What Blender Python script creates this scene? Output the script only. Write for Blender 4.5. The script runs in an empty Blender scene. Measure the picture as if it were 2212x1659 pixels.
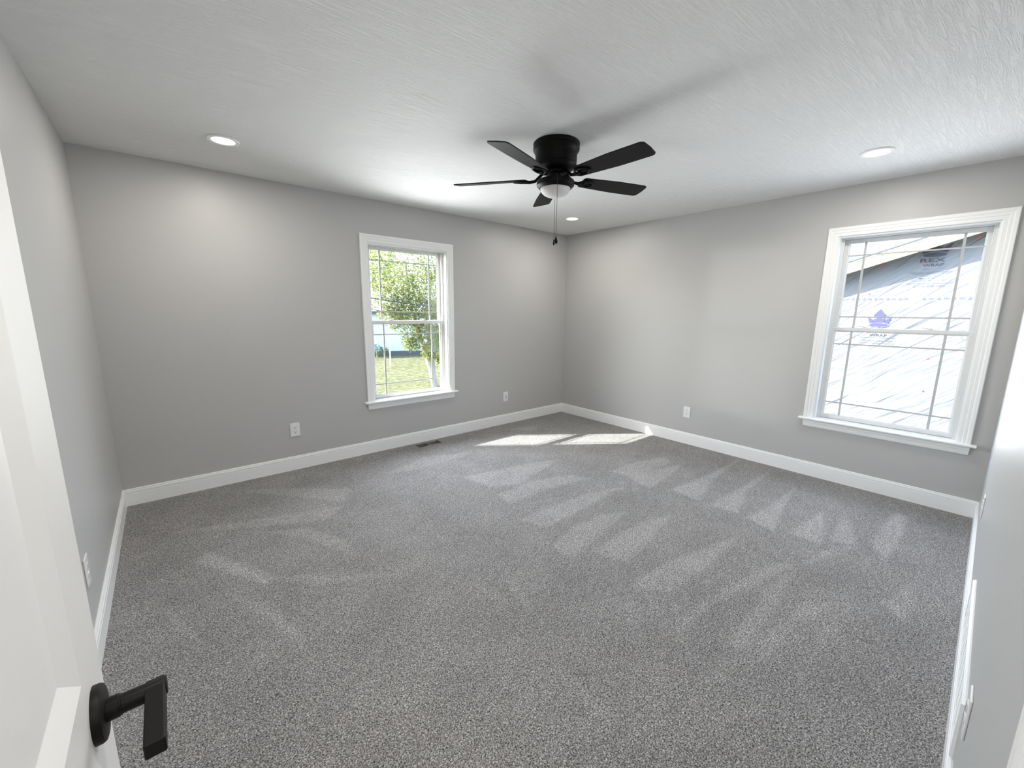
import bpy, bmesh, math, random
from mathutils import Vector, Matrix
random.seed(7)
C = bpy.context.scene.collection
PI = math.pi

# ------------------------------------------------------------------ camera
YAW, PITCH, ROLL = 0.7064, -0.1774, 0.0102
CAM = Vector((-4.3009, -3.9266, 1.4313))
cy, sy, cp, sp = math.cos(YAW), math.sin(YAW), math.cos(PITCH), math.sin(PITCH)
fwd = Vector((sy*cp, cy*cp, sp)); rgt0 = Vector((cy, -sy, 0)); up0 = rgt0.cross(fwd)
rgt = math.cos(ROLL)*rgt0 + math.sin(ROLL)*up0
up = -math.sin(ROLL)*rgt0 + math.cos(ROLL)*up0
cam_data = bpy.data.cameras.new('camera'); cam = bpy.data.objects.new('camera', cam_data); C.objects.link(cam)
cam.matrix_world = Matrix(((rgt.x, up.x, -fwd.x, CAM.x), (rgt.y, up.y, -fwd.y, CAM.y), (rgt.z, up.z, -fwd.z, CAM.z), (0, 0, 0, 1)))
cam_data.sensor_width = 36.0; cam_data.sensor_fit = 'HORIZONTAL'; cam_data.lens = 14.338
cam_data.clip_start = 0.02; cam_data.clip_end = 400
bpy.context.scene.camera = cam

# ------------------------------------------------------------------ light, sky, exposure
sc = bpy.context.scene
sc.view_settings.view_transform = 'Standard'; sc.view_settings.look = 'None'
sc.view_settings.gamma = 1.0; sc.view_settings.use_curve_mapping = False
sc.view_settings.exposure = 0.15
sc.cycles.use_denoising = True
sc.cycles.max_bounces = 14; sc.cycles.diffuse_bounces = 8; sc.cycles.transparent_max_bounces = 24
sc.cycles.sample_clamp_indirect = 6.0

SUN_DIR = Vector((1.085, -0.795, -1.0)).normalized()      # the way the sunlight travels
SUN_STRENGTH = 17.0
SKY_STRENGTH = 1.5
LAMP_POWER = 9.3
DAY_POWER = 33.0
w = bpy.data.worlds.new('sky'); sc.world = w; w.use_nodes = True
nt = w.node_tree; nt.nodes.clear()
sky = nt.nodes.new('ShaderNodeTexSky'); sky.sky_type = 'NISHITA'; sky.sun_disc = False
sky.sun_elevation = math.radians(39.3); sky.sun_rotation = math.atan2(-SUN_DIR.x, -SUN_DIR.y)
bg = nt.nodes.new('ShaderNodeBackground'); bg.inputs['Strength'].default_value = SKY_STRENGTH
wo = nt.nodes.new('ShaderNodeOutputWorld')
nt.links.new(sky.outputs[0], bg.inputs[0]); nt.links.new(bg.outputs[0], wo.inputs[0])
sd = bpy.data.lights.new('sun', 'SUN'); sd.energy = SUN_STRENGTH; sd.angle = math.radians(0.53); sd.color = (1.0, 0.975, 0.94)
so = bpy.data.objects.new('sun', sd); C.objects.link(so)
so.rotation_euler = SUN_DIR.to_track_quat('-Z', 'Y').to_euler(); so.location = (-12, 10, 14)


def day_area(name, loc, rot, sx, sz, power, col, spread):
    d = bpy.data.lights.new(name, 'AREA'); d.shape = 'RECTANGLE'; d.size = sx; d.size_y = sz; d.energy = power; d.color = col; d.spread = math.radians(spread)
    o = bpy.data.objects.new(name, d); C.objects.link(o); o.location = loc; o.rotation_euler = rot
    return o


# daylight entering through the two windows
day_area('daylight_back', (-2.3245, -0.012, 1.29), (-PI/2, 0, 0), 0.84, 1.48, DAY_POWER, (0.93, 0.965, 1.0), 150)
day_area('daylight_right', (-0.012, -3.425, 1.29), (-PI/2, 0, -PI/2), 0.84, 1.48, DAY_POWER*0.38, (0.92, 0.955, 1.0), 150)

# added lamp far off, level with the room; makes the right wall's light patch
gd = bpy.data.lights.new('distant_patch_lamp', 'AREA'); gd.shape = 'DISK'; gd.size = 1.1; gd.energy = 72.0; gd.color = (1.0, 0.99, 0.97); gd.spread = math.radians(40)
go = bpy.data.objects.new('distant_patch_lamp', gd); C.objects.link(go); go.location = (-2.32 - 17.2, 18.2, 1.66)
go.rotation_euler = Vector((0.687, -0.727, -0.004)).to_track_quat('-Z', 'Y').to_euler()

# unseen fill lamp added on the landing, shining in through the open doorway
hl = bpy.data.lights.new('landing_fill', 'AREA'); hl.shape = 'DISK'; hl.size = 0.3; hl.energy = 15.0; hl.color = (1.0, 0.95, 0.88)
ho = bpy.data.objects.new('landing_fill', hl); C.objects.link(ho); ho.location = (-3.9, -4.95, 2.40)

# ------------------------------------------------------------------ room numbers
LA, LB, H = 4.6466, 4.0267, 2.44
WT = 0.14                    # wall thickness
WIN_W, WIN_Z0, WIN_Z1 = 0.434, 0.53, 2.055
WA_X, WB_Y = -2.3245, -3.425


# ------------------------------------------------------------------ materials
def principled(name, col, rough=0.5, spec=0.5, metal=0.0):
    m = bpy.data.materials.new(name); m.use_nodes = True
    b = m.node_tree.nodes['Principled BSDF']
    b.inputs['Base Color'].default_value = (*col, 1); b.inputs['Roughness'].default_value = rough
    b.inputs['Metallic'].default_value = metal; b.inputs['Specular IOR Level'].default_value = spec
    return m


def nd(m, t, **kw):
    n = m.node_tree.nodes.new(t)
    for k, v in kw.items():
        if k in n.inputs: n.inputs[k].default_value = v
        else: setattr(n, k, v)
    return n


def lk(m, a, b): m.node_tree.links.new(a, b)


def bsdf(m): return m.node_tree.nodes['Principled BSDF']


def bumpy(m, scale, strength, dist, detail=3.0, mapping=None, coord='Object'):
    tc = nd(m, 'ShaderNodeTexCoord'); mp = nd(m, 'ShaderNodeMapping')
    if mapping: mp.inputs['Scale'].default_value = mapping
    nz = nd(m, 'ShaderNodeTexNoise', Scale=scale, Detail=detail)
    bp = nd(m, 'ShaderNodeBump', Strength=strength, Distance=dist)
    lk(m, tc.outputs[coord], mp.inputs[0]); lk(m, mp.outputs[0], nz.inputs[0]); lk(m, nz.outputs[0], bp.inputs['Height'])
    lk(m, bp.outputs[0], bsdf(m).inputs['Normal'])
    return nz, bp


def turned(m, src, rot, scale):
    """texture coordinate turned first and stretched afterwards"""
    a = nd(m, 'ShaderNodeMapping'); a.inputs['Rotation'].default_value = rot
    b = nd(m, 'ShaderNodeMapping'); b.inputs['Scale'].default_value = scale
    lk(m, src, a.inputs[0]); lk(m, a.outputs[0], b.inputs[0])
    return b.outputs[0]


def ramp(m, fac, stops):
    r = nd(m, 'ShaderNodeValToRGB'); e = r.color_ramp.elements
    while len(e) < len(stops): e.new(0.5)
    for k, (p, c) in enumerate(stops):
        e[k].position = p; e[k].color = (*c, 1)
    lk(m, fac, r.inputs[0])
    return r


M = {}
M['wall'] = principled('wall_paint', (0.49, 0.486, 0.478), 0.42, 0.4); bumpy(M['wall'], 220, 0.12, 0.002)
M['hall'] = principled('hall_paint', (0.62, 0.61, 0.59), 0.6)
M['trim'] = principled('trim_paint', (0.87, 0.875, 0.87), 0.3); bumpy(M['trim'], 60, 0.03, 0.002)
M['door'] = principled('door_paint', (0.75, 0.745, 0.735), 0.35); bumpy(M['door'], 90, 0.05, 0.002)
M['vinyl'] = principled('window_vinyl', (0.72, 0.715, 0.70), 0.35)
M['grid'] = principled('grille_vinyl', (0.50, 0.505, 0.50), 0.4)
M['plate'] = principled('plate_plastic', (0.80, 0.80, 0.80), 0.25)
M['recept'] = principled('receptacle_plastic', (0.76, 0.76, 0.755), 0.3)
M['slot'] = principled('slot_dark', (0.03, 0.028, 0.025), 0.6)
M['black'] = principled('black_metal', (0.0035, 0.0032, 0.0032), 0.45, 0.14)
M['blade'] = principled('black_blade', (0.0085, 0.008, 0.008), 0.55, 0.2); bumpy(M['blade'], 40, 0.15, 0.002, mapping=(1, 8, 8))
M['chain'] = principled('chain_metal', (0.10, 0.09, 0.08), 0.4, 0.5, 0.7)
M['lever'] = principled('lever_black', (0.006, 0.005, 0.0045), 0.5, 0.2); bumpy(M['lever'], 400, 0.06, 0.001)
M['globe'] = principled('frosted_glass', (0.74, 0.73, 0.725), 0.65)
bsdf(M['globe']).inputs['Subsurface Weight'].default_value = 0.3
bsdf(M['globe']).inputs['Subsurface Radius'].default_value = (0.03, 0.03, 0.03)
M['duct'] = principled('duct_metal', (0.45, 0.44, 0.42), 0.35, 0.5, 0.8)
M['ductdark'] = principled('duct_shade', (0.02, 0.015, 0.013), 0.8)  # near-black colour carries the deep shade inside the duct
M['ductwood'] = principled('duct_damper', (0.10, 0.075, 0.055), 0.6)
M['grille'] = principled('grille_enamel', (0.82, 0.83, 0.84), 0.3)
M['gap'] = principled('grille_gap', (0.12, 0.12, 0.12), 0.8)

m = bpy.data.materials.new('lamp_lens'); m.use_nodes = True; m.node_tree.nodes.clear()
em = nd(m, 'ShaderNodeEmission', Color=(1.0, 0.92, 0.79, 1), Strength=6.0); ou = nd(m, 'ShaderNodeOutputMaterial')
lk(m, em.outputs[0], ou.inputs[0]); M['lens'] = m

# clear window pane: mostly transparent with a weak mirror layer
m = bpy.data.materials.new('window_glass'); m.use_nodes = True; m.node_tree.nodes.clear()
tr = nd(m, 'ShaderNodeBsdfTransparent', Color=(0.93, 0.955, 0.95, 1)); gl = nd(m, 'ShaderNodeBsdfGlossy', Roughness=0.02)
lw = nd(m, 'ShaderNodeLayerWeight', Blend=0.5); pw = nd(m, 'ShaderNodeMath', operation='POWER'); pw.inputs[1].default_value = 5.0; lk(m, lw.outputs['Facing'], pw.inputs[0])
fr = nd(m, 'ShaderNodeMath', operation='MULTIPLY_ADD'); fr.inputs[1].default_value = 0.35; fr.inputs[2].default_value = 0.015; lk(m, pw.outputs[0], fr.inputs[0]); mx = nd(m, 'ShaderNodeMixShader'); ou = nd(m, 'ShaderNodeOutputMaterial')
lk(m, fr.outputs[0], mx.inputs[0]); lk(m, tr.outputs[0], mx.inputs[1]); lk(m, gl.outputs[0], mx.inputs[2]); lk(m, mx.outputs[0], ou.inputs[0])
M['glass'] = m

# ceiling: brushed texture, ridges run along the room
m = principled('ceiling_paint', (0.80, 0.80, 0.785), 0.7, 0.3)
tc = nd(m, 'ShaderNodeTexCoord')
nz = nd(m, 'ShaderNodeTexNoise', Scale=1.0, Detail=4.0, Roughness=0.6, Distortion=0.6)
nz2 = nd(m, 'ShaderNodeTexNoise', Scale=60.0, Detail=2.0)
ad = nd(m, 'ShaderNodeMath', operation='MULTIPLY_ADD'); ad.inputs[1].default_value = 0.35
bp = nd(m, 'ShaderNodeBump', Strength=0.55, Distance=0.004)
rp = ramp(m, nz.outputs[0], [(0.40, (1, 1, 1)), (0.50, (0.1, 0.1, 0.1)), (0.56, (0.8, 0.8, 0.8)), (0.66, (1, 1, 1))])
lk(m, turned(m, tc.outputs['Object'], (0, 0, 0.06), (6.5, 66, 1)), nz.inputs[0]); lk(m, tc.outputs['Object'], nz2.inputs[0])
lk(m, nz2.outputs[0], ad.inputs[0]); lk(m, rp.outputs[0], ad.inputs[2]); lk(m, ad.outputs[0], bp.inputs['Height'])
lk(m, bp.outputs[0], bsdf(m).inputs['Normal']); M['ceiling'] = m

# carpet: speckled twist pile; 'nap' holds which way the vacuum left the pile lying
m = principled('carpet_pile', (0.3, 0.29, 0.28), 0.95, 0.1)
tc = nd(m, 'ShaderNodeTexCoord')
n1 = nd(m, 'ShaderNodeTexNoise', Scale=215.0, Detail=3.0, Roughness=0.6, Distortion=1.0)
n2 = nd(m, 'ShaderNodeTexNoise', Scale=3.2, Detail=3.0)
n3 = nd(m, 'ShaderNodeTexNoise', Scale=1.0, Detail=2.0)
at = nd(m, 'ShaderNodeAttribute', attribute_name='nap')
for a in (n1, n2): lk(m, tc.outputs['Object'], a.inputs[0])
lk(m, turned(m, tc.outputs['Object'], (0, 0, -0.45), (3, 42, 1)), n3.inputs[0])
r1 = ramp(m, n1.outputs[0], [(0.34, (0.035, 0.032, 0.031)), (0.5, (0.255, 0.245, 0.24)), (0.66, (0.70, 0.685, 0.67))])


def madd(a, k, c):
    n = nd(m, 'ShaderNodeMath', operation='MULTIPLY_ADD'); n.inputs[1].default_value = k
    lk(m, a, n.inputs[0])
    if isinstance(c, float): n.inputs[2].default_value = c
    else: lk(m, c, n.inputs[2])
    return n.outputs[0]


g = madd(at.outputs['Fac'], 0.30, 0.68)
g = madd(n2.outputs[0], 0.45, g)
g = madd(n3.outputs[0], 0.22, g)
mu = nd(m, 'ShaderNodeMix', data_type='RGBA', blend_type='MULTIPLY'); mu.inputs[0].default_value = 1.0
lk(m, r1.outputs[0], mu.inputs[6]); lk(m, g, mu.inputs[7]); lk(m, mu.outputs[2], bsdf(m).inputs['Base Color'])
bp = nd(m, 'ShaderNodeBump', Strength=0.7, Distance=0.008); lk(m, n1.outputs[0], bp.inputs['Height']); lk(m, bp.outputs[0], bsdf(m).inputs['Normal'])
M['carpet'] = m

# outdoors
M['bark'] = principled('bark', (0.34, 0.29, 0.25), 0.9); bumpy(M['bark'], 25, 0.6, 0.03)
for k, col in dict(leaf=(0.24, 0.25, 0.09), leafpale=(0.42, 0.385, 0.19), leafdark=(0.115, 0.145, 0.065)).items():
    m = principled(k + '_green', col, 0.6, 0.3)
    tl = nd(m, 'ShaderNodeBsdfTranslucent', Color=(col[0]*1.1, col[1]*1.2, col[2]*0.8, 1)); mx = nd(m, 'ShaderNodeMixShader'); mx.inputs[0].default_value = 0.45
    lk(m, bsdf(m).outputs[0], mx.inputs[1]); lk(m, tl.outputs[0], mx.inputs[2]); lk(m, mx.outputs[0], m.node_tree.nodes['Material Output'].inputs[0])
    M[k] = m
m = principled('lawn_grass', (0.3, 0.33, 0.13), 0.9, 0.1); tc = nd(m, 'ShaderNodeTexCoord')
n1 = nd(m, 'ShaderNodeTexNoise', Scale=7.0, Detail=5.0, Roughness=0.7)
r1 = ramp(m, n1.outputs[0], [(0.3, (0.055, 0.06, 0.02)), (0.52, (0.12, 0.112, 0.048)), (0.72, (0.26, 0.22, 0.13))])
lk(m, tc.outputs['Object'], n1.inputs[0]); lk(m, r1.outputs[0], bsdf(m).inputs['Base Color']); M['lawn'] = m
M['siding'] = principled('pale_siding', (0.52, 0.58, 0.70), 0.6)
wv = nd(M['siding'], 'ShaderNodeTexWave', wave_type='BANDS', bands_direction='Z', wave_profile='SAW', Scale=2.6); bp = nd(M['siding'], 'ShaderNodeBump', Strength=0.5, Distance=0.02)
tc = nd(M['siding'], 'ShaderNodeTexCoord'); lk(M['siding'], tc.outputs['Object'], wv.inputs[0]); lk(M['siding'], wv.outputs['Fac'], bp.inputs['Height']); lk(M['siding'], bp.outputs[0], bsdf(M['siding']).inputs['Normal'])
M['shedroof'] = principled('pale_roofing', (0.62, 0.62, 0.62), 0.7)
M['darktrim'] = principled('dark_trim', (0.06, 0.06, 0.065), 0.6)
M['cable'] = principled('cable_sheath', (0.05, 0.05, 0.055), 0.7)
M['pole'] = principled('white_pole', (0.85, 0.86, 0.87), 0.4)
M['exterior'] = principled('outer_wall', (0.72, 0.70, 0.66), 0.8)

# house wrap: white sheet with diagonal drawn folds
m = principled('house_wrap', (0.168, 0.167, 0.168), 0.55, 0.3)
tc = nd(m, 'ShaderNodeTexCoord')
n1 = nd(m, 'ShaderNodeTexNoise', Scale=1.6, Detail=2.5, Roughness=0.5, Distortion=0.5)
n2 = nd(m, 'ShaderNodeTexNoise', Scale=55.0, Detail=2.0)
s = nd(m, 'ShaderNodeMath', operation='MULTIPLY_ADD'); s.inputs[1].default_value = 0.05
bp = nd(m, 'ShaderNodeBump', Strength=1.0, Distance=0.052)
lk(m, turned(m, tc.outputs['Object'], (0.66, 0, 0), (1, 0.75, 5.5)), n1.inputs[0]); lk(m, tc.outputs['Object'], n2.inputs[0])
lk(m, n2.outputs[0], s.inputs[0]); lk(m, n1.outputs[0], s.inputs[2]); lk(m, s.outputs[0], bp.inputs['Height']); lk(m, bp.outputs[0], bsdf(m).inputs['Normal'])
M['wrap'] = m
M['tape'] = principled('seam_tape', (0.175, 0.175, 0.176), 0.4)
M['ink'] = principled('black_ink', (0.035, 0.035, 0.05), 0.6)
M['ink_grey'] = principled('grey_ink', (0.10, 0.10, 0.14), 0.6)
M['ink_reflection'] = principled('violet_reflection_ink', (0.05, 0.045, 0.115), 0.6)  # black print with a violet reflection put into its colour
M['redcap'] = principled('red_cap', (0.55, 0.05, 0.06), 0.5)
m = principled('raw_pine', (0.62, 0.47, 0.22), 0.7, 0.2); tc = nd(m, 'ShaderNodeTexCoord')
n1 = nd(m, 'ShaderNodeTexNoise', Scale=2.5, Detail=3.0, Distortion=0.5); vo = nd(m, 'ShaderNodeTexVoronoi', Scale=3.4)
r1 = ramp(m, n1.outputs[0], [(0.3, (0.36, 0.27, 0.12)), (0.6, (0.45, 0.36, 0.185))])
r2 = ramp(m, vo.outputs['Distance'], [(0.03, (0.35, 0.2, 0.08)), (0.09, (1, 1, 1))])
mu = nd(m, 'ShaderNodeMix', data_type='RGBA', blend_type='MULTIPLY'); mu.inputs[0].default_value = 1.0
lk(m, turned(m, tc.outputs['Object'], (0.32, 0, 0), (1, 1.2, 14)), n1.inputs[0]); lk(m, tc.outputs['Object'], vo.inputs[0])
lk(m, r1.outputs[0], mu.inputs[6]); lk(m, r2.outputs[0], mu.inputs[7]); lk(m, mu.outputs[2], bsdf(m).inputs['Base Color']); M['pine'] = m
M['soffit'] = principled('soffit_pine', (0.80, 0.55, 0.30), 0.7, 0.2)
M['drip'] = principled('grey_drip_edge', (0.42, 0.43, 0.45), 0.5)
m = principled('roof_shingle', (0.4, 0.45, 0.48), 0.85, 0.2); tc = nd(m, 'ShaderNodeTexCoord')
mp = nd(m, 'ShaderNodeMapping'); mp.inputs['Rotation'].default_value = (0, 0, PI/2)
bk = nd(m, 'ShaderNodeTexBrick', Scale=1.0); bk.offset = 0.37
bk.inputs['Color1'].default_value = (0.21, 0.245, 0.255, 1); bk.inputs['Color2'].default_value = (0.17, 0.20, 0.21, 1); bk.inputs['Mortar'].default_value = (0.05, 0.06, 0.07, 1)
bk.inputs['Mortar Size'].default_value = 0.006; bk.inputs['Brick Width'].default_value = 0.33; bk.inputs['Row Height'].default_value = 0.14
lk(m, tc.outputs['Object'], mp.inputs[0]); lk(m, mp.outputs[0], bk.inputs[0]); lk(m, bk.outputs[0], bsdf(m).inputs['Base Color']); M['shingle'] = m


# ------------------------------------------------------------------ helpers
class MB:
    """collects shapes, then links them as one mesh object"""
    def __init__(self): self.v = []; self.f = []; self.mi = []; self.sm = []; self.cur = 0

    def add(self, vs, fs, smooth=False):
        o = len(self.v); self.v += [Vector(x) for x in vs]
        for f in fs:
            self.f.append([i + o for i in f]); self.mi.append(self.cur); self.sm.append(smooth)
        return self

    def box(self, a, b):
        (x0, y0, z0), (x1, y1, z1) = a, b
        vs = [(x0, y0, z0), (x1, y0, z0), (x1, y1, z0), (x0, y1, z0), (x0, y0, z1), (x1, y0, z1), (x1, y1, z1), (x0, y1, z1)]
        return self.add(vs, [(0, 3, 2, 1), (4, 5, 6, 7), (0, 1, 5, 4), (1, 2, 6, 5), (2, 3, 7, 6), (3, 0, 4, 7)])

    def lathe(self, prof, n=48, center=(0, 0, 0), smooth=True, cap=True):
        cx, cyy, cz = center; vs = []; fs = []
        for r, z in prof:
            for k in range(n):
                a = 2*PI*k/n; vs.append((cx + r*math.cos(a), cyy + r*math.sin(a), cz + z))
        for i in range(len(prof) - 1):
            for k in range(n):
                k2 = (k + 1) % n; fs.append((i*n + k, i*n + k2, (i+1)*n + k2, (i+1)*n + k))
        if cap:
            fs.append(tuple(range(n))); fs.append(tuple((len(prof)-1)*n + k for k in range(n)))
        return self.add(vs, fs, smooth)

    def tube(self, pts, r, n=10, smooth=True):
        pts = [Vector(p) for p in pts]; rs = r if isinstance(r, (list, tuple)) else [r]*len(pts); vs = []; fs = []
        ref = None
        for i, p in enumerate(pts):
            t = (pts[min(i+1, len(pts)-1)] - pts[max(i-1, 0)]).normalized()
            if ref is None: ref = t.orthogonal().normalized()
            ref = (ref - t*ref.dot(t)).normalized(); bi = t.cross(ref)
            for k in range(n):
                a = 2*PI*k/n; vs.append(p + rs[i]*(math.cos(a)*ref + math.sin(a)*bi))
        for i in range(len(pts)-1):
            for k in range(n):
                k2 = (k+1) % n; fs.append((i*n+k, i*n+k2, (i+1)*n+k2, (i+1)*n+k))
        fs.append(tuple(range(n))); fs.append(tuple((len(pts)-1)*n + k for k in range(n)))
        return self.add(vs, fs, smooth)

    def sweep(self, prof, path, closed_ends=True):
        """prof: closed loop of (a, b); path: list of functions (a, b) -> point"""
        n = len(prof); vs = []; fs = []
        for st in path:
            for a, b in prof: vs.append(st(a, b))
        for i in range(len(path)-1):
            for k in range(n):
                k2 = (k+1) % n; fs.append((i*n+k, i*n+k2, (i+1)*n+k2, (i+1)*n+k))
        if closed_ends:
            fs.append(tuple(range(n))); fs.append(tuple((len(path)-1)*n + k for k in range(n)))
        return self.add(vs, fs)

    def build(self, name, mats, parent=None, bevel=0.0, seg=2):
        me = bpy.data.meshes.new(name)
        me.from_pydata([tuple(v) for v in self.v], [], self.f)
        bm = bmesh.new(); bm.from_mesh(me); bmesh.ops.recalc_face_normals(bm, faces=bm.faces); bm.to_mesh(me); bm.free()
        for mm in (mats if isinstance(mats, (list, tuple)) else [mats]): me.materials.append(mm)
        for p, k, s in zip(me.polygons, self.mi, self.sm): p.material_index = k; p.use_smooth = s
        if any(self.sm): me.set_sharp_from_angle(angle=math.radians(38))
        o = bpy.data.objects.new(name, me); C.objects.link(o)
        if parent: o.parent = parent
        if bevel:
            b = o.modifiers.new('bevel', 'BEVEL'); b.width = bevel; b.segments = seg; b.limit_method = 'ANGLE'; b.angle_limit = 0.6
        return o


def tag(o, label, cat=None, group=None, kind=None):
    o['label'] = label
    if cat: o['category'] = cat
    if group: o['group'] = group
    if kind: o['kind'] = kind
    return o


def empty(name, loc=(0, 0, 0), rot=(0, 0, 0)):
    o = bpy.data.objects.new(name, None); C.objects.link(o); o.location = loc; o.rotation_euler = rot; o.empty_display_size = 0.1
    return o


def copy_tree(o, parent=None):
    c = o.copy(); C.objects.link(c)
    if parent: c.parent = parent
    for ch in list(o.children): copy_tree(ch, c)
    return c


def wall(name, P, u0, u1, z0, z1, holes, mat, label):
    """P(u, z, t) -> point, t = 0 on the room face, 1 on the outer face"""
    us = sorted({u0, u1, *[h[0] for h in holes], *[h[1] for h in holes]}); zs = sorted({z0, z1, *[h[2] for h in holes], *[h[3] for h in holes]})
    full = lambda i, j: 0 <= i < len(us)-1 and 0 <= j < len(zs)-1 and not any(h[0]-1e-6 <= us[i] and us[i+1] <= h[1]+1e-6 and h[2]-1e-6 <= zs[j] and zs[j+1] <= h[3]+1e-6 for h in holes)
    mb = MB(); idx = {}

    def v(i, j, t):
        if (i, j, t) not in idx: idx[(i, j, t)] = len(mb.v); mb.v.append(Vector(P(us[i], zs[j], t)))
        return idx[(i, j, t)]

    def face(q): mb.f.append(q); mb.mi.append(0); mb.sm.append(False)
    for i in range(len(us)-1):
        for j in range(len(zs)-1):
            if not full(i, j): continue
            for t in (0, 1): face([v(i, j, t), v(i+1, j, t), v(i+1, j+1, t), v(i, j+1, t)])
            for (di, dj), (a, b) in {(-1, 0): ((i, j), (i, j+1)), (1, 0): ((i+1, j), (i+1, j+1)), (0, -1): ((i, j), (i+1, j)), (0, 1): ((i, j+1), (i+1, j+1))}.items():
                if not full(i+di, j+dj): face([v(*a, 0), v(*b, 0), v(*b, 1), v(*a, 1)])
    o = mb.build(name, mat); tag(o, label, 'wall', kind='structure')
    return o


# ------------------------------------------------------------------ the room shell
wall('wall_back', lambda u, z, t: (u, t*WT, z), -LA-WT, 0, 0, H, [(WA_X-WIN_W, WA_X+WIN_W, WIN_Z0-0.03, WIN_Z1)], M['wall'], 'grey painted wall with the narrow window looking onto the tree')
wall('wall_right', lambda u, z, t: (t*WT, u, z), -LB-WT, WT, 0, H, [(WB_Y-WIN_W, WB_Y+WIN_W, WIN_Z0-0.03, WIN_Z1)], M['wall'], 'grey painted wall with the window facing the white wrapped gable')
wall('wall_left', lambda u, z, t: (-LA-t*WT, u, z), -LB-WT, 0, 0, H, [], M['wall'], 'plain grey wall behind the open white door')
DX0, DX1, DZ = -4.462, -3.655, 2.05
wall('wall_front', lambda u, z, t: (u, -LB-t*WT, z), -LA, 0, 0, H, [(DX0, DX1, -0.001, DZ)], M['wall'], 'grey wall at the far right edge with the white air grille')

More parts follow.
